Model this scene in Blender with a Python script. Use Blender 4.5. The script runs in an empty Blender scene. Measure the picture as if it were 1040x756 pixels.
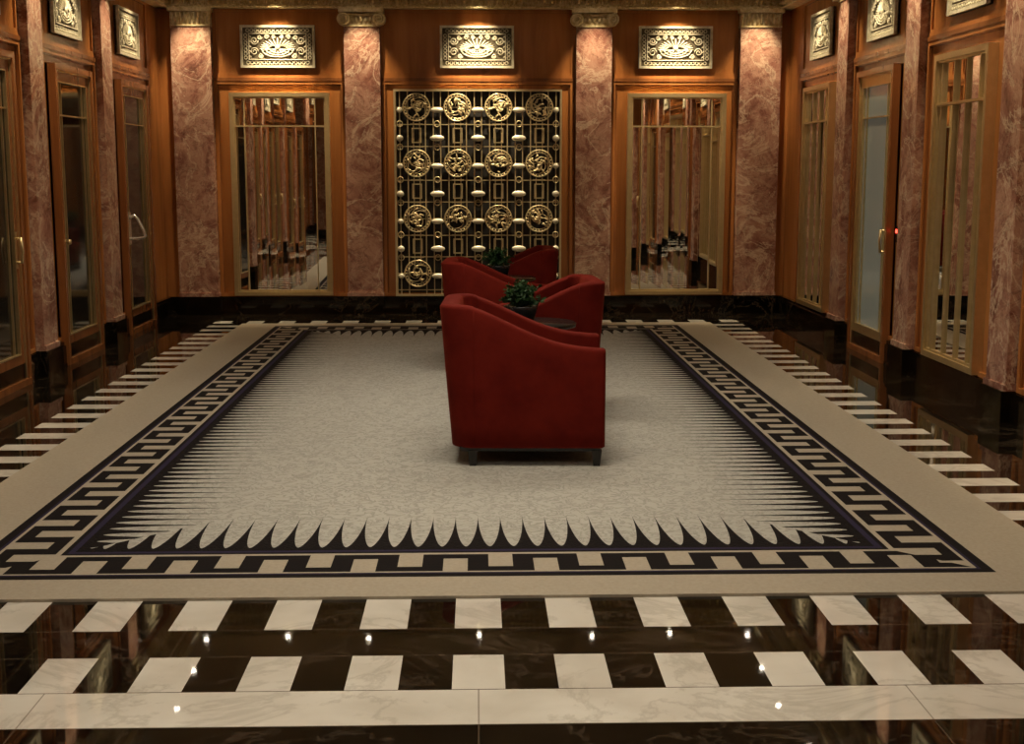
import bpy, bmesh, math, random
from mathutils import Vector, Matrix
random.seed(7)
scene = bpy.context.scene
PI = math.pi
try:
    scene.view_settings.view_transform = 'Standard'
    scene.view_settings.look = 'None'
    scene.view_settings.exposure = 0.0
except Exception:
    pass

# ------------------------------------------------------------------ constants (metres)
HW = 3.55          # half room width
YB = 15.35         # back wall plane
YF = -2.5          # wall behind the camera
ZC = 3.75          # ceiling
BASE = 0.20        # baseboard height

# ------------------------------------------------------------------ shader DSL
class E:
    def __init__(s, nt, sock): s.nt, s.s = nt, sock
    def _m(s, op, o=None, c=None):
        n = s.nt.nodes.new('ShaderNodeMath'); n.operation = op
        s.nt.links.new(s.s, n.inputs[0])
        for i, v in ((1, o), (2, c)):
            if v is None: continue
            if isinstance(v, E): s.nt.links.new(v.s, n.inputs[i])
            else: n.inputs[i].default_value = v
        return E(s.nt, n.outputs[0])
    def __add__(s, o): return s._m('ADD', o)
    def __sub__(s, o): return s._m('SUBTRACT', o)
    def __mul__(s, o): return s._m('MULTIPLY', o)
    def __truediv__(s, o): return s._m('DIVIDE', o)
    def lt(s, o): return s._m('LESS_THAN', o)
    def gt(s, o): return s._m('GREATER_THAN', o)
    def abs(s): return s._m('ABSOLUTE')
    def frac(s): return s._m('FRACT')
    def max(s, o): return s._m('MAXIMUM', o)
    def min(s, o): return s._m('MINIMUM', o)
    def pow(s, o): return s._m('POWER', o)
    def inv(s): return (s * -1.0) + 1.0
    def sel(s, a, b):   # s ? a : b   (floats or E)
        return (s * a) + (s.inv() * b)

def new_mat(name):
    m = bpy.data.materials.new(name); m.use_nodes = True
    nt = m.node_tree
    b = nt.nodes.get('Principled BSDF')
    return m, nt, b

def coords(nt, kind='Object'):
    tc = nt.nodes.new('ShaderNodeTexCoord')
    sp = nt.nodes.new('ShaderNodeSeparateXYZ')
    nt.links.new(tc.outputs[kind], sp.inputs[0])
    return tc.outputs[kind], E(nt, sp.outputs[0]), E(nt, sp.outputs[1]), E(nt, sp.outputs[2])

def world_pos(nt):
    g = nt.nodes.new('ShaderNodeNewGeometry')
    sp = nt.nodes.new('ShaderNodeSeparateXYZ')
    nt.links.new(g.outputs['Position'], sp.inputs[0])
    return g.outputs['Position'], E(nt, sp.outputs[0]), E(nt, sp.outputs[1]), E(nt, sp.outputs[2])

def noise(nt, vec, scale=5, detail=4, rough=0.5, dist=0.0, vscale=None):
    if vscale:
        mp = nt.nodes.new('ShaderNodeMapping'); mp.inputs['Scale'].default_value = vscale
        nt.links.new(vec, mp.inputs[0]); vec = mp.outputs[0]
    n = nt.nodes.new('ShaderNodeTexNoise')
    n.inputs['Scale'].default_value = scale; n.inputs['Detail'].default_value = detail
    n.inputs['Roughness'].default_value = rough; n.inputs['Distortion'].default_value = dist
    nt.links.new(vec, n.inputs['Vector'])
    return E(nt, n.outputs['Fac'])

def ramp(nt, fac, stops):
    r = nt.nodes.new('ShaderNodeValToRGB')
    el = r.color_ramp.elements
    while len(el) < len(stops): el.new(0.5)
    for e, (p, c) in zip(el, stops):
        e.position = p; e.color = (*c, 1)
    nt.links.new(fac.s, r.inputs[0])
    return r.outputs[0]

def mixc(nt, fac, a, b):
    n = nt.nodes.new('ShaderNodeMix'); n.data_type = 'RGBA'
    if isinstance(fac, E): nt.links.new(fac.s, n.inputs[0])
    else: n.inputs[0].default_value = fac
    for idx, v in ((6, a), (7, b)):
        if isinstance(v, tuple): n.inputs[idx].default_value = (*v, 1)
        else: nt.links.new(v, n.inputs[idx])
    return n.outputs[2]

def bump(nt, b, h, strength=0.3, dist=0.01):
    n = nt.nodes.new('ShaderNodeBump'); n.inputs['Strength'].default_value = strength
    n.inputs['Distance'].default_value = dist
    nt.links.new(h.s, n.inputs['Height']); nt.links.new(n.outputs[0], b.inputs['Normal'])

def simple(name, col, rough=0.5, metal=0.0, em=None, ems=0.0, **kw):
    m, nt, b = new_mat(name)
    b.inputs['Base Color'].default_value = (*col, 1)
    b.inputs['Roughness'].default_value = rough
    b.inputs['Metallic'].default_value = metal
    if em:
        b.inputs['Emission Color'].default_value = (*em, 1)
        b.inputs['Emission Strength'].default_value = ems
    for k, v in kw.items(): b.inputs[k].default_value = v
    return m

# wood
def wood_mat(name, c1, c2, c3, rough=0.26):
    m, nt, b = new_mat(name)
    v, x, y, z = world_pos(nt)
    n = noise(nt, v, 1.0, 6, 0.6, 0.6, (9, 9, 0.7))
    n2 = noise(nt, v, 1.3, 2, 0.5, 0)
    f = (n * 0.75) + (n2 * 0.25)
    nt.links.new(ramp(nt, f, [(0.3, c1), (0.5, c2), (0.72, c3)]), b.inputs['Base Color'])
    b.inputs['Roughness'].default_value = rough
    b.inputs['Specular IOR Level'].default_value = 0.5
    b.inputs['Coat Weight'].default_value = 0.15
    b.inputs['Coat Roughness'].default_value = 0.15
    return m
WOOD = wood_mat('mahogany_veneer', (0.28, 0.100, 0.028), (0.40, 0.152, 0.042), (0.49, 0.20, 0.06))
WOOD_D = wood_mat('mahogany_dark', (0.16, 0.055, 0.018), (0.25, 0.09, 0.028), (0.33, 0.125, 0.04))

# pink marble
def pink_marble():
    m, nt, b = new_mat('rose_marble')
    v, x, y, z = world_pos(nt)
    n = noise(nt, v, 2.8, 10, 0.70, 0.9)
    base = ramp(nt, n, [(0.3, (0.12, 0.048, 0.034)), (0.43, (0.28, 0.125, 0.09)), (0.56, (0.46, 0.26, 0.185)), (0.70, (0.27, 0.115, 0.082))])
    n2 = noise(nt, v, 1.9, 12, 0.66, 1.0)
    vein = ((n2 - 0.5).abs() * 38.0).min(1.0).inv()
    n3 = noise(nt, v, 4.6, 12, 0.66, 0.8)
    vein2 = ((n3 - 0.48).abs() * 45.0).min(1.0).inv()
    n4 = noise(nt, v, 3.7, 12, 0.68, 1.1)
    vein3 = ((n4 - 0.53).abs() * 55.0).min(1.0).inv()
    c = mixc(nt, vein * 0.7, base, (0.70, 0.53, 0.38))
    c = mixc(nt, vein2 * 0.5, c, (0.09, 0.032, 0.027))
    c = mixc(nt, vein3 * 0.45, c, (0.60, 0.43, 0.30))
    nt.links.new(c, b.inputs['Base Color'])
    b.inputs['Roughness'].default_value = 0.2
    return m
PINK = pink_marble()

def black_marble_nodes(nt, v):
    n = noise(nt, v, 1.5, 10, 0.68, 0.8)
    vein = ((n - 0.5).abs() * 75.0).min(1.0).inv().pow(2.0)
    n2 = noise(nt, v, 2.2, 8, 0.7, 0.6)
    base = ramp(nt, n2, [(0.35, (0.003, 0.0025, 0.002)), (0.7, (0.010, 0.007, 0.004))])
    c = mixc(nt, vein * 0.20, base, (0.30, 0.22, 0.15))
    return c
def white_marble_nodes(nt, v):
    n = noise(nt, v, 1.4, 10, 0.66, 0.9)
    vein = ((n - 0.5).abs() * 30.0).min(1.0).inv()
    n2 = noise(nt, v, 3.0, 4, 0.5, 0.3)
    base = ramp(nt, n2, [(0.3, (0.58, 0.55, 0.48)), (0.7, (0.73, 0.71, 0.64))])
    return mixc(nt, vein * 0.35, base, (0.32, 0.29, 0.24))

def black_marble():
    m, nt, b = new_mat('black_marble')
    v, x, y, z = world_pos(nt)
    nt.links.new(black_marble_nodes(nt, v), b.inputs['Base Color'])
    b.inputs['Roughness'].default_value = 0.08
    return m
BLACKM = black_marble()

# rug / floor layout
RX, RYN, RYF = 2.52, 4.975, 14.25
RYC = (RYN + RYF) / 2; RY = (RYF - RYN) / 2

def floor_mat():
    m, nt, b = new_mat('floor_marble_inlay')
    v, x, y, z = world_pos(nt)
    P = 0.345
    ax = x.abs(); yc = y - RYC; ay = yc.abs()
    ex = ax - RX; ey = ay - RY
    e = ex.max(ey)
    band = e.gt(0.0) * e.lt(0.34)
    side = ex.gt(ey)
    s = side.sel(yc, x)
    tile = ((s / P + 0.25).frac()).lt(0.5)
    ring = band * tile
    r2 = y.gt(4.063) * y.lt(4.37) * ((x / P + 0.25).frac()).lt(0.5)
    cream = y.gt(3.79) * y.lt(4.06)
    cream2 = y.gt(3.25) * y.lt(3.60)
    r3 = y.gt(2.8) * y.lt(3.14) * ((x / P + 0.25).frac()).lt(0.5)
    cream3 = y.lt(2.4) * (((x / 0.9).frac()).lt(0.5) - ((y / 0.9).frac()).lt(0.5)).abs()
    white = ring.max(r2).max(cream).max(cream2).max(r3).max(cream3)
    col = mixc(nt, white, black_marble_nodes(nt, v), white_marble_nodes(nt, v))
    # joints
    jx2 = (((x + 0.69) / 1.38).frac() - 0.5).abs().lt(0.0018) * y.gt(3.25) * y.lt(4.063)
    jy = (y - 4.37).abs().lt(0.003).max((y - 4.063).abs().lt(0.003)).max((y - 3.79).abs().lt(0.003)).max((y - 4.637).abs().lt(0.003))
    j = jy.max(jx2)
    col = mixc(nt, j * 0.6, col, (0.12, 0.09, 0.06))
    nt.links.new(col, b.inputs['Base Color'])
    b.inputs['Roughness'].default_value = 0.03
    b.inputs['IOR'].default_value = 1.5
    return m
FLOOR = floor_mat()

def rug_mat():
    m, nt, b = new_mat('rug_wool')
    v, x, y, z = coords(nt, 'Object')
    FX, FY = 1.74, 4.0
    ex = x.abs() - FX; ey = y.abs() - FY
    e = ex.max(ey)
    side = ex.gt(ey)
    s = side.sel(y, x)
    inside = e.lt(0.0)
    # spikes
    d = e * -1.0
    L = 0.58
    q = ((d * -1.0 + L) / (L - 0.045)).max(0.0).min(1.0)
    th = (q.pow(1.9).inv().max(0.0)).pow(0.58) * 0.5
    tri = ((s / 0.105).frac() - 0.5).abs()
    spike = tri.gt(th) * d.lt(L) * inside
    # purple + black lines
    purple = e.gt(0.0) * e.lt(0.028)
    blk1 = e.gt(0.028) * e.lt(0.05)
    # key
    v0, v1 = 0.075, 0.315
    vv = (e - v0) / (v1 - v0)
    inb = vv.gt(0.0) * vv.lt(1.0)
    u = (s / 0.38).frac()
    w = 0.115
    stroke = ((u * 2.0).frac() - 0.5).abs().gt(0.5 - w * 2.0)
    first = u.lt(0.5)
    topb = first * vv.gt(0.74)
    botb = first.inv() * vv.lt(0.26)
    key = inb * stroke.max(topb).max(botb)
    blk2 = e.gt(0.345) * e.lt(0.39)
    pur2 = e.gt(0.33) * e.lt(0.345)
    black = spike.max(blk1).max(key).max(blk2)
    # tan / grey field
    n = noise(nt, v, 14, 3, 0.5, 1.5)
    wv = ((n - 0.5).abs() * 14.0).min(1.0)
    nb = noise(nt, v, 0.7, 3, 0.5)
    field = mixc(nt, wv, (0.29, 0.285, 0.25), (0.43, 0.425, 0.38))
    field = mixc(nt, nb * 0.4, field, (0.33, 0.32, 0.29))
    fib = noise(nt, v, 1.0, 3, 0.6, 0.0, (60, 60, 60))
    border = mixc(nt, fib, (0.30, 0.262, 0.20), (0.43, 0.385, 0.305))
    col = mixc(nt, inside, border, field)
    col = mixc(nt, black, col, (0.010, 0.008, 0.008))
    col = mixc(nt, purple.max(pur2), col, (0.026, 0.021, 0.045))
    nt.links.new(col, b.inputs['Base Color'])
    b.inputs['Roughness'].default_value = 0.95
    b.inputs['Specular IOR Level'].default_value = 0.1
    h = (wv * inside * 0.5) + (fib * 0.3)
    bump(nt, b, h, 0.6, 0.007)
    return m
RUG = rug_mat()

def gold_mat(name, c1, c2, rough, metal=1.0):
    m, nt, b = new_mat(name)
    v, x, y, z = world_pos(nt)
    n = noise(nt, v, 18, 4, 0.6)
    nt.links.new(mixc(nt, n, c1, c2), b.inputs['Base Color'])
    b.inputs['Metallic'].default_value = metal
    b.inputs['Roughness'].default_value = rough
    return m
GOLD = gold_mat('gilded_bronze', (0.58, 0.46, 0.24), (0.82, 0.70, 0.44), 0.36, 0.6)
GOLDB = gold_mat('polished_brass', (0.60, 0.46, 0.23), (0.80, 0.65, 0.38), 0.32, 0.85)
BOSS = gold_mat('pale_gilt', (0.84, 0.78, 0.60), (0.95, 0.91, 0.76), 0.35, 0.3)
def gilt_plaster(name, a, c, metal):
    m, nt, b = new_mat(name)
    v, x, y, z = world_pos(nt)
    n = noise(nt, v, 25, 4, 0.6)
    nt.links.new(ramp(nt, n, [(0.35, a), (0.65, c)]), b.inputs['Base Color'])
    b.inputs['Metallic'].default_value = metal
    b.inputs['Roughness'].default_value = 0.45
    bump(nt, b, n, 0.3, 0.008)
    return m
GILT = gilt_plaster('gilt_plaster', (0.52, 0.40, 0.18), (0.82, 0.71, 0.45), 0.15)
VENTM = gilt_plaster('pale_vent_plaster', (0.52, 0.47, 0.33), (0.74, 0.70, 0.54), 0.0)
DARK = simple('dark_recess', (0.012, 0.01, 0.009), 0.6)
VBACK = simple('vent_backing', (0.10, 0.082, 0.05), 0.6, 0.0)
MIRROR = simple('antique_mirror', (0.93, 0.91, 0.86), 0.012, 1.0)
DGLASS = simple('smoked_glass', (0.018, 0.015, 0.012), 0.06, 0.0)
DGLASS.node_tree.nodes['Principled BSDF'].inputs['Specular IOR Level'].default_value = 0.6
PALE_GLOW = simple('frosted_glass_glow', (0.24, 0.25, 0.21), 0.12, 0.0, (0.75, 0.82, 0.68), 0.05)  # faint emission in the pane stands in for a lit room behind it
STEEL = simple('satin_steel', (0.85, 0.83, 0.78), 0.25, 0.8)
def velvet():
    m, nt, b = new_mat('red_velvet')
    v, x, y, z = coords(nt, 'Object')
    n = noise(nt, v, 6, 4, 0.6)
    n2 = noise(nt, v, 160, 2, 0.5)
    nt.links.new(ramp(nt, n, [(0.3, (0.088, 0.005, 0.0025)), (0.7, (0.132, 0.010, 0.005))]), b.inputs['Base Color'])
    b.inputs['Roughness'].default_value = 0.85
    b.inputs['Specular IOR Level'].default_value = 0.10
    b.inputs['Sheen Weight'].default_value = 0.13
    b.inputs['Sheen Roughness'].default_value = 0.4
    b.inputs['Sheen Tint'].default_value = (0.9, 0.12, 0.04, 1)
    bump(nt, b, n2, 0.15, 0.002)
    return m
VELVET = velvet()
EBONY = simple('ebony_lacquer', (0.010, 0.008, 0.007), 0.25)
POT = simple('black_ceramic', (0.014, 0.014, 0.015), 0.2)
SOIL = simple('potting_soil', (0.02, 0.013, 0.008), 0.9)
def leaf():
    m, nt, b = new_mat('leaf_green')
    v, x, y, z = coords(nt, 'Object')
    n = noise(nt, v, 14, 2, 0.5)
    nt.links.new(ramp(nt, n, [(0.35, (0.010, 0.032, 0.010)), (0.65, (0.035, 0.085, 0.025))]), b.inputs['Base Color'])
    b.inputs['Roughness'].default_value = 0.6
    b.inputs['Specular IOR Level'].default_value = 0.2
    return m
LEAF = leaf()
CEIL = simple('ceiling_plaster', (0.42, 0.34, 0.22), 0.7)
LAMP = simple('lamp_lens', (1, 1, 1), 0.5, 0, (1.0, 0.88, 0.70), 90.0)
REDLED = simple('red_led', (0.4, 0, 0), 0.4, 0, (1.0, 0.04, 0.02), 8.0)

# ------------------------------------------------------------------ mesh builder
class B:
    def __init__(s, name, mats):
        s.name, s.mats = name, mats
        s.v, s.f, s.mi, s.sm = [], [], [], []
        s.M = Matrix.Identity(4)
    def add(s, vs, fs, mat=0, smooth=False):
        o = len(s.v)
        s.v += [tuple(s.M @ Vector(p)) for p in vs]
        for f in fs:
            s.f.append([o + i for i in f]); s.mi.append(mat); s.sm.append(smooth)
    def box(s, x0, x1, y0, y1, z0, z1, mat=0):
        vs = [(x, y, z) for x in (x0, x1) for y in (y0, y1) for z in (z0, z1)]
        fs = [(0, 1, 3, 2), (4, 6, 7, 5), (0, 4, 5, 1), (2, 3, 7, 6), (0, 2, 6, 4), (1, 5, 7, 3)]
        s.add(vs, fs, mat)
    def rbox(s, x0, x1, y0, y1, z0, z1, r=0.02, seg=3, mat=0):
        bm = bmesh.new(); bmesh.ops.create_cube(bm, size=1)
        for v in bm.verts:
            v.co = Vector(((x0 + x1) / 2 + v.co.x * (x1 - x0), (y0 + y1) / 2 + v.co.y * (y1 - y0), (z0 + z1) / 2 + v.co.z * (z1 - z0)))
        bmesh.ops.bevel(bm, geom=list(bm.edges) , offset=r, segments=seg, affect='EDGES', profile=0.5)
        bm.verts.index_update()
        s.add([tuple(v.co) for v in bm.verts], [[v.index for v in f.verts] for f in bm.faces], mat, True)
        bm.free()
    def rev(s, prof, c=(0, 0, 0), axis='z', n=24, mat=0, smooth=True, sx=1, sy=1):
        vs, fs = [], []
        for (r, h) in prof:
            for i in range(n):
                a = 2 * PI * i / n
                p = (r * math.cos(a) * sx, r * math.sin(a) * sy, h)
                if axis == 'y': p = (p[0], p[2], p[1])
                if axis == 'x': p = (p[2], p[0], p[1])
                vs.append((c[0] + p[0], c[1] + p[1], c[2] + p[2]))
        k = len(prof)
        for j in range(k - 1):
            for i in range(n):
                fs.append((j * n + i, j * n + (i + 1) % n, (j + 1) * n + (i + 1) % n, (j + 1) * n + i))
        if prof[0][0] > 1e-5: fs.append(list(range(n))[::-1])
        if prof[-1][0] > 1e-5: fs.append([(k - 1) * n + i for i in range(n)])
        s.add(vs, fs, mat, smooth)
    def torus(s, c, R, r, axis='y', n=24, m=6, mat=0, sx=1, sz=1):
        vs, fs = [], []
        for i in range(n):
            a = 2 * PI * i / n
            for j in range(m):
                b = 2 * PI * j / m
                rr = R + r * math.cos(b); h = r * math.sin(b)
                p = (rr * math.cos(a) * sx, h, rr * math.sin(a) * sz)
                if axis == 'z': p = (p[0], p[2], p[1])
                vs.append((c[0] + p[0], c[1] + p[1], c[2] + p[2]))
        for i in range(n):
            for j in range(m):
                fs.append((i * m + j, ((i + 1) % n) * m + j, ((i + 1) % n) * m + (j + 1) % m, i * m + (j + 1) % m))
        s.add(vs, fs, mat, True)
    def tube(s, pts, r, m=6, mat=0):
        pts = [Vector(p) for p in pts]; vs, fs = [], []
        for i, p in enumerate(pts):
            t = (pts[min(i + 1, len(pts) - 1)] - pts[max(i - 1, 0)]).normalized()
            u = t.orthogonal().normalized() if i == 0 else (u - t * u.dot(t)).normalized()
            w = t.cross(u)
            rr = r(i / (len(pts) - 1)) if callable(r) else r
            for j in range(m):
                a = 2 * PI * j / m
                vs.append(tuple(p + u * math.cos(a) * rr + w * math.sin(a) * rr))
        for i in range(len(pts) - 1):
            for j in range(m):
                fs.append((i * m + j, i * m + (j + 1) % m, (i + 1) * m + (j + 1) % m, (i + 1) * m + j))
        fs.append(list(range(m))[::-1]); fs.append([(len(pts) - 1) * m + j for j in range(m)])
        s.add(vs, fs, mat, True)
    def ell(s, c, rx, ry, rz, mat=0, n=12, k=6, rot=0.0):
        vs, fs = [], []
        for j in range(k + 1):
            ph = -PI / 2 + PI * j / k
            for i in range(n):
                a = 2 * PI * i / n
                x = rx * math.cos(ph) * math.cos(a); y = ry * math.sin(ph); z = rz * math.cos(ph) * math.sin(a)
                x, z = x * math.cos(rot) - z * math.sin(rot), x * math.sin(rot) + z * math.cos(rot)
                vs.append((c[0] + x, c[1] + y, c[2] + z))
        for j in range(k):
            for i in range(n):
                fs.append((j * n + i, j * n + (i + 1) % n, (j + 1) * n + (i + 1) % n, (j + 1) * n + i))
        s.add(vs, fs, mat, True)
    def frame(s, x0, x1, z0, z1, w, y0, y1, mat=0):
        s.box(x0, x0 + w, y0, y1, z0, z1, mat); s.box(x1 - w, x1, y0, y1, z0, z1, mat)
        s.box(x0 + w, x1 - w, y0, y1, z0, z0 + w, mat); s.box(x0 + w, x1 - w, y0, y1, z1 - w, z1, mat)
    def done(s, loc=(0, 0, 0), rz=0.0, fixn=True):
        me = bpy.data.meshes.new(s.name)
        me.from_pydata(s.v, [], s.f)
        for m in s.mats: me.materials.append(m)
        me.polygons.foreach_set('material_index', s.mi)
        me.polygons.foreach_set('use_smooth', s.sm)
        if fixn:
            bm = bmesh.new(); bm.from_mesh(me)
            bmesh.ops.recalc_face_normals(bm, faces=bm.faces)
            bm.to_mesh(me); bm.free()
        me.update()
        o = bpy.data.objects.new(s.name, me)
        scene.collection.objects.link(o)
        o.location = loc; o.rotation_euler = (0, 0, rz)
        return o

# wall-mounted frames: local x along wall, -y into the room, z up
LSH, RSH = -0.19, -0.27      # small fore-aft offsets of the side-wall bays
def on_back(x, off=0.0): return (x, YB - off, 0), 0.0
def on_right(y, off=0.0): return (HW - off, y, 0), -PI / 2
def on_left(y, off=0.0): return (-HW + off, y, 0), PI / 2
def on_front(x, off=0.0): return (x, YF + off, 0), PI

# ------------------------------------------------------------------ room shell
def slab(name, x0, x1, y0, y1, z0, z1, mat):
    b = B(name, [mat]); b.box(x0, x1, y0, y1, z0, z1); return b.done()
slab('floor', -HW - .2, HW + .2, YF - .2, YB + .2, -0.1, 0, FLOOR)
slab('wall_back', -HW - .2, HW + .2, YB, YB + .2, 0, ZC, WOOD)
slab('wall_front', -HW - .2, HW + .2, YF - .2, YF, 0, ZC, WOOD)
slab('wall_left', -HW - .2, -HW, YF, YB, 0, ZC, WOOD)
slab('wall_right', HW, HW + .2, YF, YB, 0, ZC, WOOD)
slab('ceiling', -HW - .2, HW + .2, YF - .2, YB + .2, ZC, ZC + .1, CEIL)

def baseboard(name, half, place):
    b = B(name, [BLACKM])
    b.box(-half, half, -0.06, 0, 0, BASE - 0.03); b.box(-half, half, -0.045, 0, BASE - 0.03, BASE)
    (loc, r) = place; b.done(loc, r)
LY = (YB + YF) / 2; HL = (YB - YF) / 2
baseboard('baseboard_back', HW, on_back(0))
baseboard('baseboard_left', HL - 0.07, on_left(LY))
baseboard('baseboard_right', HL - 0.07, on_right(LY))
baseboard('baseboard_front', HW, on_front(0))

def cornice(name, half, place):
    b = B(name, [GILT])
    z = 3.42
    b.box(-half, half, -0.13, 0, z, z + 0.018)
    b.box(-half, half, -0.10, 0, z + 0.018, z + 0.12)
    b.box(-half, half, -0.22, 0, z + 0.12, z + 0.16)
    b.box(-half, half, -0.30, 0, z + 0.22, ZC)
    b.box(-half, half, -0.20, 0, z + 0.16, z + 0.22)
    n = int(2 * half / 0.09)
    for i in range(n):
        x = -half + (i + 0.5) * 2 * half / n
        b.ell((x, -0.108, z + 0.068), 0.022, 0.035, 0.034, 0, 8, 4)
        b.torus((x, -0.108, z + 0.068), 0.034, 0.007, 'y', 12, 5, 0, 1, 1.2)
        b.ell((x + 0.045, -0.108, z + 0.062), 0.008, 0.02, 0.04, 0, 6, 4)
        for k in (-1, 1):
            b.ell((x + k * 0.022, -0.132, z + 0.009), 0.014, 0.012, 0.010, 0, 6, 4)
        b.box(x - 0.022, x + 0.022, -0.25, -0.2, z + 0.165, z + 0.215)
    (loc, r) = place; b.done(loc, r)
cornice('trim_1', HW, on_back(0))
cornice('trim_2', HL, on_left(LY))
cornice('trim_3', HL, on_right(LY))
cornice('trim_4', HW, on_front(0))

# ------------------------------------------------------------------ pilasters
def pilaster(place, w=0.41, dep=0.10, fluted=False):
    b = B('marble_pilaster', [PINK, GILT, BLACKM, GOLD])
    h = w / 2
    b.box(-h - 0.012, h + 0.012, -dep - 0.03, -0.0, 0.0, BASE + 0.01, 2)
    b.box(-h - 0.01, h + 0.01, -dep - 0.015, 0, BASE + 0.01, BASE + 0.05, 0)
    b.box(-h, h, -dep, 0, BASE + 0.05, 3.22, 0)
    # capital
    b.box(-h, h, -dep - 0.012, 0, 3.22, 3.235, 1)
    if fluted:
        b.box(-h, h, -dep, 0, 3.235, 3.38, 1)
        n = 9
        for i in range(n):
            x = -h + (i + 0.5) * w / n
            b.tube([(x, -dep - 0.002, 3.245), (x, -dep - 0.006, 3.31), (x, -dep - 0.02, 3.37)], 0.016, 6, 1)
        b.box(-h - 0.02, h + 0.02, -dep - 0.045, 0, 3.38, 3.42, 1)
    else:
        b.box(-h, h, -dep - 0.01, 0, 3.235, 3.36, 1)
        for sx in (-1, 1):
            cx = sx * (h + 0.0)
            b.rev([(0.068, -0.055), (0.072, -0.045), (0.072, 0.04), (0.068, 0.05)], (cx, -dep - 0.0, 3.30), 'y', 20, 1)
            pts = []
            for i in range(34):
                t = i / 33; a = sx * (PI / 2 - t * 4.2 * PI); r = 0.068 * (1 - 0.82 * t)
                pts.append((cx + r * math.cos(a), -dep - 0.062, 3.30 + r * math.sin(a)))
            b.tube(pts, 0.010, 6, 1)
            b.ell((cx, -dep - 0.060, 3.30), 0.017, 0.017, 0.017, 1)
        for i in range(5):
            x = (i - 2) * 0.052
            b.ell((x, -dep - 0.02, 3.295), 0.020, 0.022, 0.033, 1, 10, 6)
        b.tube([(-h + .03, -dep - 0.035, 3.358), (0, -dep - 0.035, 3.342), (h - .03, -dep - 0.035, 3.358)], 0.014, 6, 1)
        b.box(-h - 0.05, h + 0.05, -dep - 0.07, 0, 3.372, 3.42, 1)
    (loc, r) = place; return b.done(loc, r)

for x in (-1.275, 1.325): pilaster(on_back(x), 0.40)
pilaster(on_back(-3.17), 0.44, 0.12, True); pilaster(on_back(3.20), 0.46, 0.12, True)
PY = [13.05, 11.0, 8.95, 6.9, 4.85, 2.8, 0.75, -1.3]
for y in PY:
    pilaster(on_right(y + RSH), 0.34, 0.09); pilaster(on_left(y + LSH), 0.34, 0.09)
for x in (-3.2, -1.3, 1.3, 3.2): pilaster(on_front(x), 0.4, 0.1)

# ------------------------------------------------------------------ panel mouldings
tn = [5]
def panel_trim(place, half):
    b = B('trim_%d' % tn[0], [WOOD_D, WOOD]); tn[0] += 1
    b.box(-half, half, -0.035, 0, 2.63, 2.665, 0)
    b.box(-half, half, -0.022, 0, 2.665, 2.69, 1)
    b.frame(-half, half, BASE + 0.005, 2.63, 0.035, -0.028, 0, 1)
    b.frame(-half + 0.035, half - 0.035, BASE + 0.005, 2.595, 0.012, -0.016, 0, 0)
    b.frame(-half, half, 2.69, 3.41, 0.03, -0.018, 0, 1)
    (loc, r) = place; b.done(loc, r)
panel_trim(on_back(-2.215), 0.73); panel_trim(on_back(2.25), 0.71); panel_trim(on_back(0.018), 1.08)
BAYS = [14.08, 12.02, 9.97, 7.92, 5.87, 3.82, 1.77, -0.28]
for i, y in enumerate(BAYS):
    hw = 0.84
    panel_trim(on_right(y + RSH), hw); panel_trim(on_left(y + LSH), hw)

# ------------------------------------------------------------------ mirrors
def mirror(place, w=1.19, z0=0.215, z1=2.50, nst=7, tilt=2.2, seed=1, grid=False):
    rnd = random.Random(seed)
    b = B('wall_mirror', [GOLDB, MIRROR, DARK])
    h = w / 2
    b.box(-h + .02, h - .02, -0.03, 0, z0 + .02, z1 - .02, 2)
    b.frame(-h, h, z0, z1, 0.045, -0.075, 0, 0)
    b.frame(-h + 0.045, h - 0.045, z0 + 0.045, z1 - 0.045, 0.018, -0.058, 0, 0)
    ix0, ix1, iz0, iz1 = -h + 0.063, h - 0.063, z0 + 0.063, z1 - 0.063
    zt = z1 - 0.37
    ed = 0.10
    xs = [ix0, ix0 + ed]
    inner = (ix1 - ed) - (ix0 + ed)
    cuts = sorted([ (k + rnd.uniform(-0.22, 0.22)) / nst for k in range(1, nst)])
    xs += [ix0 + ed + inner * c for c in cuts] + [ix1 - ed, ix1]
    for (za, zb) in ((iz0, zt), (zt, iz1)):
        for i in range(len(xs) - 1):
            a, c = xs[i], xs[i + 1]
            t = math.radians(rnd.uniform(-tilt, tilt))
            dy = math.tan(t) * (c - a) / 2
            t2 = math.tan(math.radians(rnd.uniform(-0.25, 0.25))) * (zb - za) / 2
            y = -0.042
            b.add([(a, y - dy - t2, za), (c, y + dy - t2, za), (c, y + dy + t2, zb), (a, y - dy + t2, zb)], [(0, 1, 2, 3)], 1)
    # brass muntins
    b.box(ix0, ix1, -0.066, -0.03, zt - 0.009, zt + 0.009, 0)
    for x in (ix0 + ed, ix1 - ed):
        b.box(x - 0.006, x + 0.006, -0.064, -0.03, iz0, iz1, 0)
    if grid:
        for x in (-inner / 6, inner / 6):
            b.box(x - 0.006, x + 0.006, -0.064, -0.03, iz0, iz1, 0)
    (loc, r) = place; b.done(loc, r, fixn=False)
mirror(on_back(-2.215, 0), 1.12, seed=3)
mirror(on_back(2.275, 0), 1.12, seed=8)
mirror(on_right(14.08 + RSH, 0), 1.08, seed=5, grid=True)
mirror(on_right(9.97 + RSH, 0), 1.08, seed=6, grid=True, tilt=0.8, nst=3)
mirror(on_right(5.87 + RSH, 0), 1.08, seed=7, grid=True, tilt=0.8, nst=3)
mirror(on_right(1.77 + RSH, 0), 1.08, seed=9, grid=True, tilt=0.8, nst=3)

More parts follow.
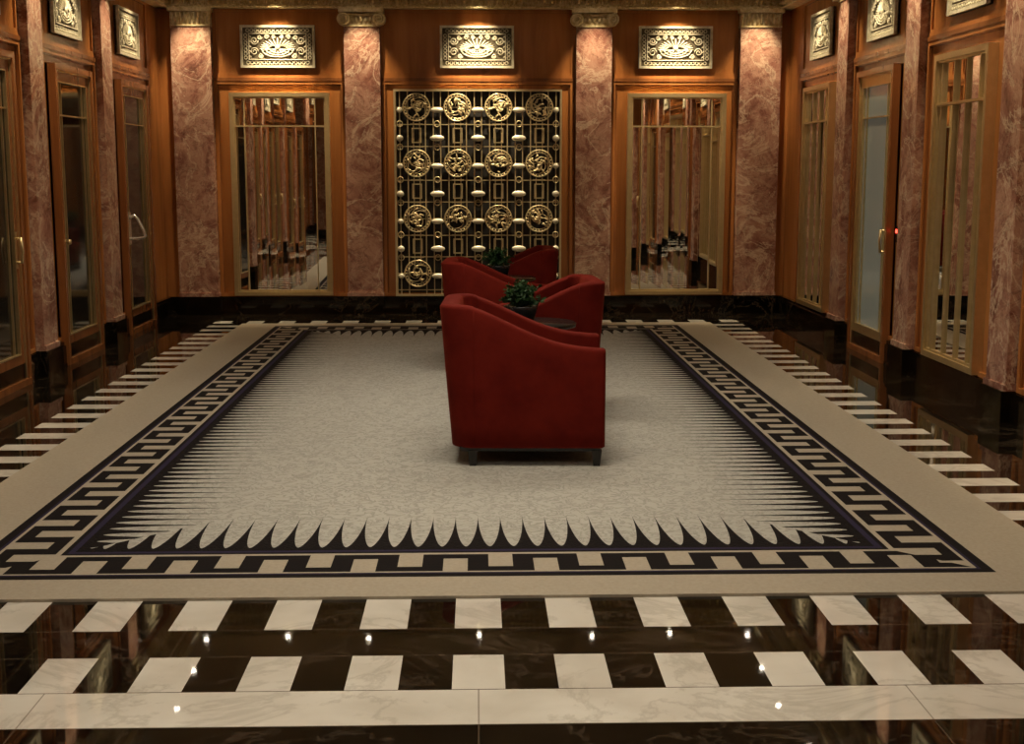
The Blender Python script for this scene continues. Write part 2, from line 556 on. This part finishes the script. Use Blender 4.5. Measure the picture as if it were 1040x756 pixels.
# ------------------------------------------------------------------ vents
def vent(place, w=0.83, z0=2.775, z1=3.24):
    b = B('ornamental_vent_grille', [VENTM, VBACK])
    h = w / 2; hz = (z1 - z0) / 2; zc = (z0 + z1) / 2
    b.box(-h, h, -0.022, 0, z0, z1, 1)
    b.frame(-h, h, z0, z1, 0.026, -0.05, 0, 0)
    b.frame(-h + .09, h - .09, z0 + .085, z1 - .085, 0.010, -0.042, 0, 0)
    # fret border
    n = 16
    for i in range(n):
        x = -h + 0.06 + (i + 0.5) * (w - 0.12) / n
        for z in (z0 + 0.056, z1 - 0.056):
            b.torus((x, -0.030, z), 0.017, 0.006, 'y', 10, 5, 0)
    n = 7
    for i in range(n):
        z = z0 + 0.09 + (i + 0.5) * (2 * hz - 0.18) / n
        for x in (-h + 0.058, h - 0.058):
            b.torus((x, -0.030, z), 0.017, 0.006, 'y', 10, 5, 0)
    # basket with radiating leaves (a pierced fan)
    for i in range(15):
        a = PI * (0.02 + 0.96 * i / 14)
        cx, cz = math.cos(a) * 0.15, math.sin(a) * 0.075
        b.ell((cx, -0.034, zc - 0.03 + cz), 0.058, 0.008, 0.008, 0, 10, 5, math.atan2(cz, cx))
    for R in (0.06, 0.09, 0.12):
        pts = [(R * 1.5 * math.cos(PI + PI * t / 14), -0.036, zc - 0.025 + R * 0.75 * math.sin(PI + PI * t / 14)) for t in range(15)]
        b.tube(pts, 0.007, 5, 0)
    for i in range(7):
        a = PI + PI * (i + 0.5) / 7
        b.tube([(0.02 * math.cos(a), -0.034, zc - 0.025), (0.18 * math.cos(a), -0.034, zc - 0.025 + 0.09 * math.sin(a))], 0.005, 5, 0)
    b.ell((0, -0.036, zc - 0.01), 0.03, 0.012, 0.03, 0, 12, 6)
    for sx in (-1, 1):
        for (cx, cz, R, dirn) in ((0.26, 0.065, 0.045, 1), (0.26, -0.055, 0.045, -1), (0.19, -0.10, 0.028, 1), (0.12, 0.105, 0.028, -1), (0.045, 0.11, 0.022, 1), (0.20, 0.10, 0.026, 1)):
            pts = []
            for i in range(22):
                t = i / 21; a = dirn * (t * 3.2 * PI) + PI
                r = R * (1 - 0.8 * t)
                pts.append((sx * (cx + r * math.cos(a)), -0.034, zc + cz + r * math.sin(a)))
            b.tube(pts, 0.0065, 5, 0)
        for k in range(5):
            b.ell((sx * (0.305), -0.034, zc + (k - 2) * 0.055), 0.016, 0.008, 0.008, 0, 8, 4, sx * 0.6)
    (loc, r) = place; b.done(loc, r)
for x in (-2.22, 0.01, 2.25): vent(on_back(x))
for y in BAYS[:6]:
    vent(on_right(y + RSH), 0.78); vent(on_left(y + LSH), 0.78)

# ------------------------------------------------------------------ central gilded screen
def screen():
    b = B('gilded_lattice_screen', [GOLD, DARK, WOOD_D, BOSS])
    z0, z1 = 0.205, 2.54; h = 0.95
    b.box(-h, h, -0.012, 0, z0, z1, 1)
    b.frame(-h, h, z0, z1, 0.022, -0.07, 0, 0)
    cols = [-0.695, -0.232, 0.232, 0.695]; rows = [2.34, 1.715, 1.09, 0.465]
    yb = -0.045
    for c in cols:
        for dx in (-0.10, 0.10): 
            b.box(c + dx - 0.0055, c + dx + 0.0055, yb - 0.006, yb + 0.006, z0, z1, 0)
        for dx in (-0.035, 0.035):
            for k in range(3):
                za, zb = rows[k + 1] + 0.16, rows[k] - 0.16
                b.box(c + dx - 0.005, c + dx + 0.005, yb - 0.006, yb + 0.006, za, zb, 0)
    for x in [-0.928 + 0.0, -0.505, -0.4225, -0.041, 0.041, 0.4225, 0.505, 0.885, -0.885]:
        b.box(x - 0.0055, x + 0.0055, yb - 0.006, yb + 0.006, z0, z1, 0)
    # horizontals
    for r in rows:
        for dz in (-0.19, 0.19):
            z = r + dz
            if z0 < z < z1: b.box(-h + .02, h - .02, yb - 0.005, yb + 0.005, z - 0.005, z + 0.005, 0)
        b.box(-h + .02, h - .02, yb - 0.004, yb + 0.004, r - 0.004, r + 0.004, 0)
    for c in cols:
        for r in rows:
            b.torus((c, yb - 0.012, r), 0.150, 0.0085, 'y', 32, 6, 0)
            b.torus((c, yb - 0.012, r), 0.122, 0.005, 'y', 28, 5, 0)
            rnd = random.Random(int(c * 100 + r * 10))
            # scattered leaf filigree inside the medallion
            for k in range(24):
                a = rnd.uniform(0, 2 * PI); rr = rnd.uniform(0.015, 0.10)
                b.ell((c + rr * math.cos(a), yb - 0.016, r + rr * math.sin(a)), rnd.uniform(0.018, 0.034), 0.010, rnd.uniform(0.008, 0.012), 0, 9, 5, rnd.uniform(0, PI))
            for k in range(4):
                a = rnd.uniform(0, 2 * PI)
                pts = [(c + 0.118 * math.cos(a + t * 2.6) * (1 - 0.75 * t), yb - 0.014, r + 0.118 * math.sin(a + t * 2.6) * (1 - 0.75 * t)) for t in [q / 8 for q in range(9)]]
                b.tube(pts, 0.005, 5, 0)
            for a in range(24):
                t = a * PI / 12
                b.ell((c + 0.136 * math.cos(t), yb - 0.012, r + 0.136 * math.sin(t)), 0.009, 0.008, 0.009, 0, 6, 4)
        for k in range(3):
            zc = (rows[k] + rows[k + 1]) / 2
            b.frame(c - 0.055, c + 0.055, zc - 0.085, zc + 0.085, 0.012, yb - 0.016, yb + 0.006, 0)
            for dz in (-0.125, 0.125):
                b.box(c - 0.07, c + 0.07, yb - 0.014, yb + 0.004, zc + dz - 0.008, zc + dz + 0.008, 0)
    # leaf-shaped bosses between the columns
    for x in (-0.885, -0.4635, 0.0, 0.4635, 0.885):
        for k in range(3):
            zc = (rows[k] + rows[k + 1]) / 2
            for dz in (-0.03,):
                rx = 0.082 if abs(x) < 0.8 else 0.04
                b.ell((x, yb - 0.016, zc + dz), rx, 0.018, 0.036, 3, 14, 6)
            for s_ in (-1, 1):
                b.torus((x, yb - 0.008, zc + s_ * 0.13), 0.032, 0.006, 'y', 14, 5, 0)
        for r in rows:
            rx = 0.074 if abs(x) < 0.8 else 0.035
            b.ell((x, yb - 0.014, r - 0.03), rx, 0.014, 0.03, 3, 14, 6)
    (loc, r) = on_back(0.018); b.done(loc, r)
screen()

# ------------------------------------------------------------------ doors
dn = [1]
def door(place, w=1.08, glass=0, handle='bar', hx=0.4):
    b = B('door_%d' % dn[0], [GOLD, [DGLASS, PALE_GLOW][glass], WOOD_D, STEEL, GOLDB, BLACKM]); dn[0] += 1
    h = w / 2; z1 = 2.52
    b.box(-h, h, -0.02, 0, 0.0, z1, 2)
    b.box(-h - .03, h + .03, -0.065, 0, 0.0, 0.02, 5)
    b.frame(-h, h, 0.0, z1, 0.05, -0.085, 0, 2)
    b.frame(-h + .05, h - .05, 0.02, z1 - .05, 0.014, -0.07, 0, 4)
    ix = h - 0.064
    b.frame(-ix, ix, 0.02, z1 - 0.064, 0.075, -0.055, 0, 2 if glass == 0 else 4)
    gx = ix - 0.075
    b.box(-gx, gx, -0.034, -0.02, 0.24, z1 - 0.139, 1)
    b.box(-gx, gx, -0.055, -0.02, 0.095, 0.24, 2 if glass == 0 else 4)
    b.frame(-gx, gx, 0.24, z1 - 0.139, 0.010, -0.06, -0.02, 4)
    zt = z1 - 0.42
    b.box(-gx, gx, -0.052, -0.03, zt - 0.006, zt + 0.006, 4)
    for x in (-gx + 0.10, gx - 0.10):
        b.box(x - 0.005, x + 0.005, -0.05, -0.03, 0.25, z1 - 0.145, 4)
    # handle
    if handle == 'loop':
        pts = [(hx, -0.05, 1.16), (hx, -0.11, 1.19), (hx, -0.14, 1.15), (hx, -0.19, 1.04), (hx, -0.21, 0.985), (hx, -0.19, 0.965), (hx, -0.12, 0.955), (hx, -0.05, 0.955)]
        b.tube(pts, 0.016, 8, 3)
        b.box(hx - 0.04, hx + 0.04, -0.062, -0.05, 0.90, 1.22, 3)
    elif handle == 'bar':
        b.tube([(hx, -0.10, 0.94), (hx, -0.11, 1.04), (hx, -0.10, 1.14)], 0.011, 8, 4)
        for z in (0.95, 1.13): b.tube([(hx, -0.10, z), (hx, -0.05, z)], 0.009, 8, 4)
        b.box(hx - 0.025, hx + 0.025, -0.062, -0.05, 0.90, 1.18, 4)
    else:
        b.rev([(0.022, -0.05), (0.022, -0.06), (0.01, -0.065), (0.01, -0.085), (0.025, -0.095), (0.02, -0.115), (0.0, -0.118)], (hx, 0, 1.04), 'y', 16, 4)
    (loc, r) = place; b.done(loc, r)
door(on_left(14.08 + LSH), handle='loop', hx=-0.34)
door(on_left(12.02 + LSH), handle='knob', hx=-0.44); door(on_left(9.97 + LSH), hx=0.41)
for y in (7.92, 5.87, 3.82, 1.77): door(on_left(y + LSH), hx=-0.41)
door(on_right(12.02 + RSH), glass=1, hx=0.43)
for y in (7.92, 3.82): door(on_right(y + RSH), hx=0.41)
door(on_front(0), 1.7, hx=0.6)

# small red reader light beside the right-hand door
b = B('card_reader', [EBONY, REDLED])
b.rbox(-0.035, 0.035, -0.03, 0, 1.04, 1.18, 0.008, 2, 0)
b.box(-0.02, 0.02, -0.034, -0.028, 1.12, 1.15, 1)
b.done(*on_right(11.11))

# ------------------------------------------------------------------ rug
b = B('area_rug', [RUG]); b.box(-RX, RX, -RY, RY, 0, 0.012)
b.done((0, RYC, 0))

# ------------------------------------------------------------------ armchairs
def smooth_interp(pts, x):
    if x <= pts[0][0]: return pts[0][1]
    for (a, fa), (c, fc) in zip(pts, pts[1:]):
        if x <= c:
            t = (x - a) / (c - a)
            return fa + (fc - fa) * t
    return pts[-1][1]
HPTS = [(0.0, 0.900), (0.05, 0.899), (0.10, 0.892), (0.16, 0.873), (0.24, 0.838), (0.32, 0.800), (0.40, 0.762), (0.48, 0.728), (0.56, 0.700), (0.64, 0.680), (0.72, 0.668), (0.80, 0.661), (0.9, 0.658)]
def armchair(loc, rz):
    b = B('armchair', [VELVET, EBONY])
    L2, W2, R, TH = 0.42, 0.375, 0.13, 0.105
    path = []
    n1 = 16
    for i in range(n1): path.append((L2 - (2 * L2 - R) * i / n1, -W2, 0, -1))
    for i in range(9):
        a = -PI / 2 - (PI / 2) * i / 8
        path.append((-L2 + R + R * math.cos(a), -W2 + R + R * math.sin(a), math.cos(a), math.sin(a)))
    for i in range(1, 8): path.append((-L2, -W2 + R + (2 * W2 - 2 * R) * i / 8, -1, 0))
    for i in range(9):
        a = PI - (PI / 2) * i / 8
        path.append((-L2 + R + R * math.cos(a), W2 - R + R * math.sin(a), math.cos(a), math.sin(a)))
    for i in range(1, n1 + 1): path.append((-L2 + R + (2 * L2 - R) * i / n1, W2, 0, 1))
    Z0 = 0.105
    rows = []
    for (x, y, nx, ny) in path:
        H = smooth_interp(HPTS, x + L2)
        prof = []
        er = 0.022
        def lean(z): 
            t = max(0, (z - Z0) / 0.8)
            return 0.065 * t * max(0, -nx) + 0.012 * math.sin(PI * t) * abs(ny)
        prof.append((-0.012, Z0))
        for k in range(7):
            z = Z0 + 0.01 + (H - er - Z0 - 0.01) * k / 6
            prof.append((lean(z), z))
        lo = lean(H)
        for k in range(1, 5):
            a = PI / 2 * k / 4
            prof.append((lo - er + er * math.cos(a), H - er + er * math.sin(a)))
        prof.append((lo - TH / 2, H + 0.004))
        for k in range(4):
            a = PI / 2 + PI / 2 * k / 4
            prof.append((lo - TH + er + er * math.cos(a), H - er + er * math.sin(a)))
        for k in range(5):
            z = (H - er) + (0.26 - (H - er)) * k / 4
            prof.append((lean(z) * 0.9 + lo * 0.1 - TH, z))
        rows.append([(x + nx * o, y + ny * o, z) for (o, z) in prof])
    m = len(rows[0]); vs = [p for r in rows for p in r]; fs = []
    for i in range(len(rows) - 1):
        for j in range(m - 1):
            fs.append((i * m + j, i * m + j + 1, (i + 1) * m + j + 1, (i + 1) * m + j))
    b.add(vs, fs, 0, True)
    # front faces of the arms (slightly bowed)
    for r, sgn in ((rows[0], -1), (rows[-1], 1)):
        cy = sgn * (W2 - TH / 2)
        ring = [(p[0], p[1], p[2]) for p in r] + [(L2, sgn * (W2 - TH), Z0)]
        ring2 = [(p[0] + 0.014, cy + (p[1] - cy) * 0.82, Z0 + 0.006 + (p[2] - Z0) * 0.975) for p in ring]
        k = len(ring)
        b.add(ring + ring2, [(i, (i + 1) % k, k + (i + 1) % k, k + i) for i in range(k)] + [[k + i for i in range(k)]], 0, False)
    # deck, front rail, seat and back cushions
    b.box(-L2 + 0.03, L2 - 0.01, -W2 + TH - 0.01, W2 - TH + 0.01, Z0, 0.29, 0)
    b.rbox(-L2 + TH + 0.005, L2 + 0.02, -W2 + TH + 0.002, W2 - TH - 0.002, 0.28, 0.455, 0.04, 4, 0)
    b.rbox(-L2 + TH - 0.05, -L2 + TH + 0.11, -W2 + TH + 0.03, W2 - TH - 0.03, 0.44, 0.80, 0.05, 4, 0)
    # welt piping along the outer back corners and the bottom edge
    for sgn in (-1, 1):
        pts = []
        for k in range(9):
            z = Z0 + 0.01 + (0.86 - Z0) * k / 8
            pts.append((-L2 + R - 0.002, sgn * (W2 + 0.012 * math.sin(PI * (z - Z0) / 0.8)), z))
        b.tube(pts, 0.004, 6, 0)
    b.tube([(p[0] + p[2] * -0.006, p[1] + p[3] * -0.006, Z0 + 0.006) for p in path], 0.007, 6, 0)
    # plinth
    b.box(-L2 + 0.045, L2 - 0.01, -W2 + 0.02, W2 - 0.02, 0.085, Z0 + 0.004, 1)
    for x in (-L2 + 0.12, L2 - 0.03):
        for y in (-W2 + 0.04, W2 - 0.04):
            t, s_ = 0.028, 0.018
            vs = []
            for (q, z) in ((s_, 0.0), (t, 0.09)):
                vs += [(x - q, y - q, z), (x + q, y - q, z), (x + q, y + q, z), (x - q, y + q, z)]
            b.add(vs, [(0, 1, 2, 3), (4, 5, 6, 7), (0, 1, 5, 4), (1, 2, 6, 5), (2, 3, 7, 6), (3, 0, 4, 7)], 1)
    return b.done(loc, rz)
armchair((0.285, 7.60, 0.012), math.radians(-2))
armchair((0.36, 9.06, 0.012), math.radians(180 + 3))
armchair((0.205, 11.00, 0.012), math.radians(-3))
armchair((0.275, 12.70, 0.012), math.radians(180 + 2))

# ------------------------------------------------------------------ tables and plants
def table(x, y):
    b = B('side_table', [EBONY])
    b.rev([(0.27, 0.655), (0.285, 0.66), (0.285, 0.68), (0.28, 0.685), (0.0, 0.685)], n=40)
    b.rev([(0.0, 0.655), (0.27, 0.655)], n=40)
    b.rev([(0.17, 0.0), (0.175, 0.012), (0.15, 0.03), (0.05, 0.05), (0.032, 0.09), (0.028, 0.35), (0.032, 0.58), (0.08, 0.635), (0.12, 0.655)], n=28)
    b.done((x, y, 0.012))
def plant(x, y, seed, z=0.697, R=0.15):
    rnd = random.Random(seed)
    b = B('potted_plant', [POT, SOIL, LEAF])
    b.rev([(0.07, 0.0), (0.08, 0.004), (0.105, 0.08), (0.11, 0.10), (0.105, 0.105), (0.098, 0.10)], n=24)
    b.rev([(0.099, 0.09), (0.0, 0.093)], n=24, mat=1)
    for i in range(60):
        a = rnd.uniform(0, 2 * PI); el = rnd.uniform(0.05, 1.5)
        ln = rnd.uniform(0.75, 1.08) * R
        tip = Vector((math.cos(a) * math.cos(el) * ln, math.sin(a) * math.cos(el) * ln, 0.105 + math.sin(el) * ln * 0.95 + 0.01))
        mid = Vector((tip.x * 0.4, tip.y * 0.4, 0.115 + (tip.z - 0.115) * 0.7))
        p0 = Vector((math.cos(a) * 0.02, math.sin(a) * 0.02, 0.09))
        pts = [p0 * (1 - t) ** 2 + mid * 2 * t * (1 - t) + tip * t * t for t in (0, .25, .5, .75, 1)]
        b.tube(pts, 0.002, 4, 2)
        for k in range(15):
            t = 0.2 + 0.8 * k / 14
            p = p0 * (1 - t) ** 2 + mid * 2 * t * (1 - t) + tip * t * t
            la = rnd.uniform(0, 2 * PI); le = rnd.uniform(-0.5, 1.0)
            d = Vector((math.cos(la) * math.cos(le), math.sin(la) * math.cos(le), math.sin(le)))
            u = d.orthogonal().normalized(); u = (Matrix.Rotation(rnd.uniform(0, PI), 3, d) @ u)
            l = rnd.uniform(0.022, 0.038); w = l * 0.34
            nrm = d.cross(u)
            b.add([tuple(p), tuple(p + d * l * .45 + u * w), tuple(p + d * l + nrm * l * .15), tuple(p + d * l * .45 - u * w)], [(0, 1, 2, 3)], 2)
    b.done((x, y, z), fixn=False)
table(0.34, 8.33); plant(0.275, 8.33, 1)
table(0.24, 11.88); plant(0.19, 11.88, 2)

# ------------------------------------------------------------------ lights
def downlight(x, y, beams, col=(1.0, 0.79, 0.50)):
    b = B('recessed_downlight', [GOLDB, LAMP])
    b.rev([(0.06, 0.0), (0.062, -0.012), (0.04, -0.014), (0.025, -0.003)], n=20)
    b.rev([(0.025, -0.004), (0.0, -0.004)], n=20, mat=1)
    o = b.done((x, y, ZC))
    for (aim, power, angle) in beams:
        L = bpy.data.lights.new('downlight_beam', 'SPOT')
        L.energy = power; L.color = col; L.spot_size = math.radians(angle); L.spot_blend = 0.85
        L.shadow_soft_size = 0.02
        lo = bpy.data.objects.new('downlight_beam', L); scene.collection.objects.link(lo)
        lo.parent = o; lo.location = (0, 0, -0.03)
        d = Vector(aim) - Vector((x, y, ZC - 0.03))
        lo.rotation_euler = d.to_track_quat('-Z', 'Y').to_euler()
for x in (-2.22, 0.01, 2.25):
    downlight(x, YB - 0.42, [((x, YB - 0.03, 2.62), 150, 56), ((x, YB - 0.03, 1.0), 330, 52)])
for x in (-3.15, -1.275, 1.325, 3.15):
    downlight(x, YB - 0.50, [((x, YB - 0.1, 2.2), 150, 54)])
for sx in (-1, 1):
    sh = RSH if sx > 0 else LSH
    for i, y in enumerate(BAYS[:7]):
        downlight(sx * (HW - 0.45), y + sh, [((sx * (HW - 0.05), y + sh, 2.1), 115, 64)])
    for i, y in enumerate(PY[:7]):
        downlight(sx * (HW - 0.50), y + sh, [((sx * (HW - 0.05), y + sh, 2.1), 130 if i < 3 else 210, 56)])
# out-of-view ceiling panels, added as soft overhead fill for rug and chairs
def added_fill_panel(y, power):
    b = B('ceiling_fill_panel', [GILT, simple('fill_panel_glow', (0.8, 0.75, 0.65), 0.6, 0, (1.0, 0.82, 0.6), 0.6)])
    b.frame(-1.3, 1.3, -0.7, 0.7, 0.08, -0.05, 0.0, 0)
    b.box(-1.22, 1.22, -0.02, 0, -0.62, 0.62, 1)
    o = b.done((0, y, ZC)); 
    o.rotation_euler = (-PI / 2, 0, 0)
    L = bpy.data.lights.new('fill_area_light', 'AREA'); L.shape = 'RECTANGLE'; L.size = 2.4; L.size_y = 1.2
    L.energy = power; L.color = (1.0, 0.88, 0.70)
    L.spread = math.radians(130)
    lo = bpy.data.objects.new('fill_area_light', L); scene.collection.objects.link(lo)
    lo.parent = o; lo.rotation_euler = (PI / 2, 0, 0); lo.location = (0, -0.0, 0)
    lo.matrix_parent_inverse = Matrix.Identity(4)
    lo.location = (0, 0.06, 0)
for y in (9.4, 6.2, 2.6): added_fill_panel(y, 46)

w = bpy.data.worlds.new('world'); scene.world = w; w.use_nodes = True
w.node_tree.nodes['Background'].inputs[0].default_value = (0.02, 0.014, 0.008, 1)

# ------------------------------------------------------------------ camera
cam = bpy.data.cameras.new('camera'); cam.sensor_width = 36; cam.sensor_fit = 'HORIZONTAL'
cam.lens = 1350 / 1040 * 36; cam.clip_start = 0.05
co = bpy.data.objects.new('camera', cam); scene.collection.objects.link(co)
co.location = (0, 0, 1.65)
co.rotation_euler = (math.radians(90 - 8.68), 0, math.radians(-1.51))
scene.camera = co
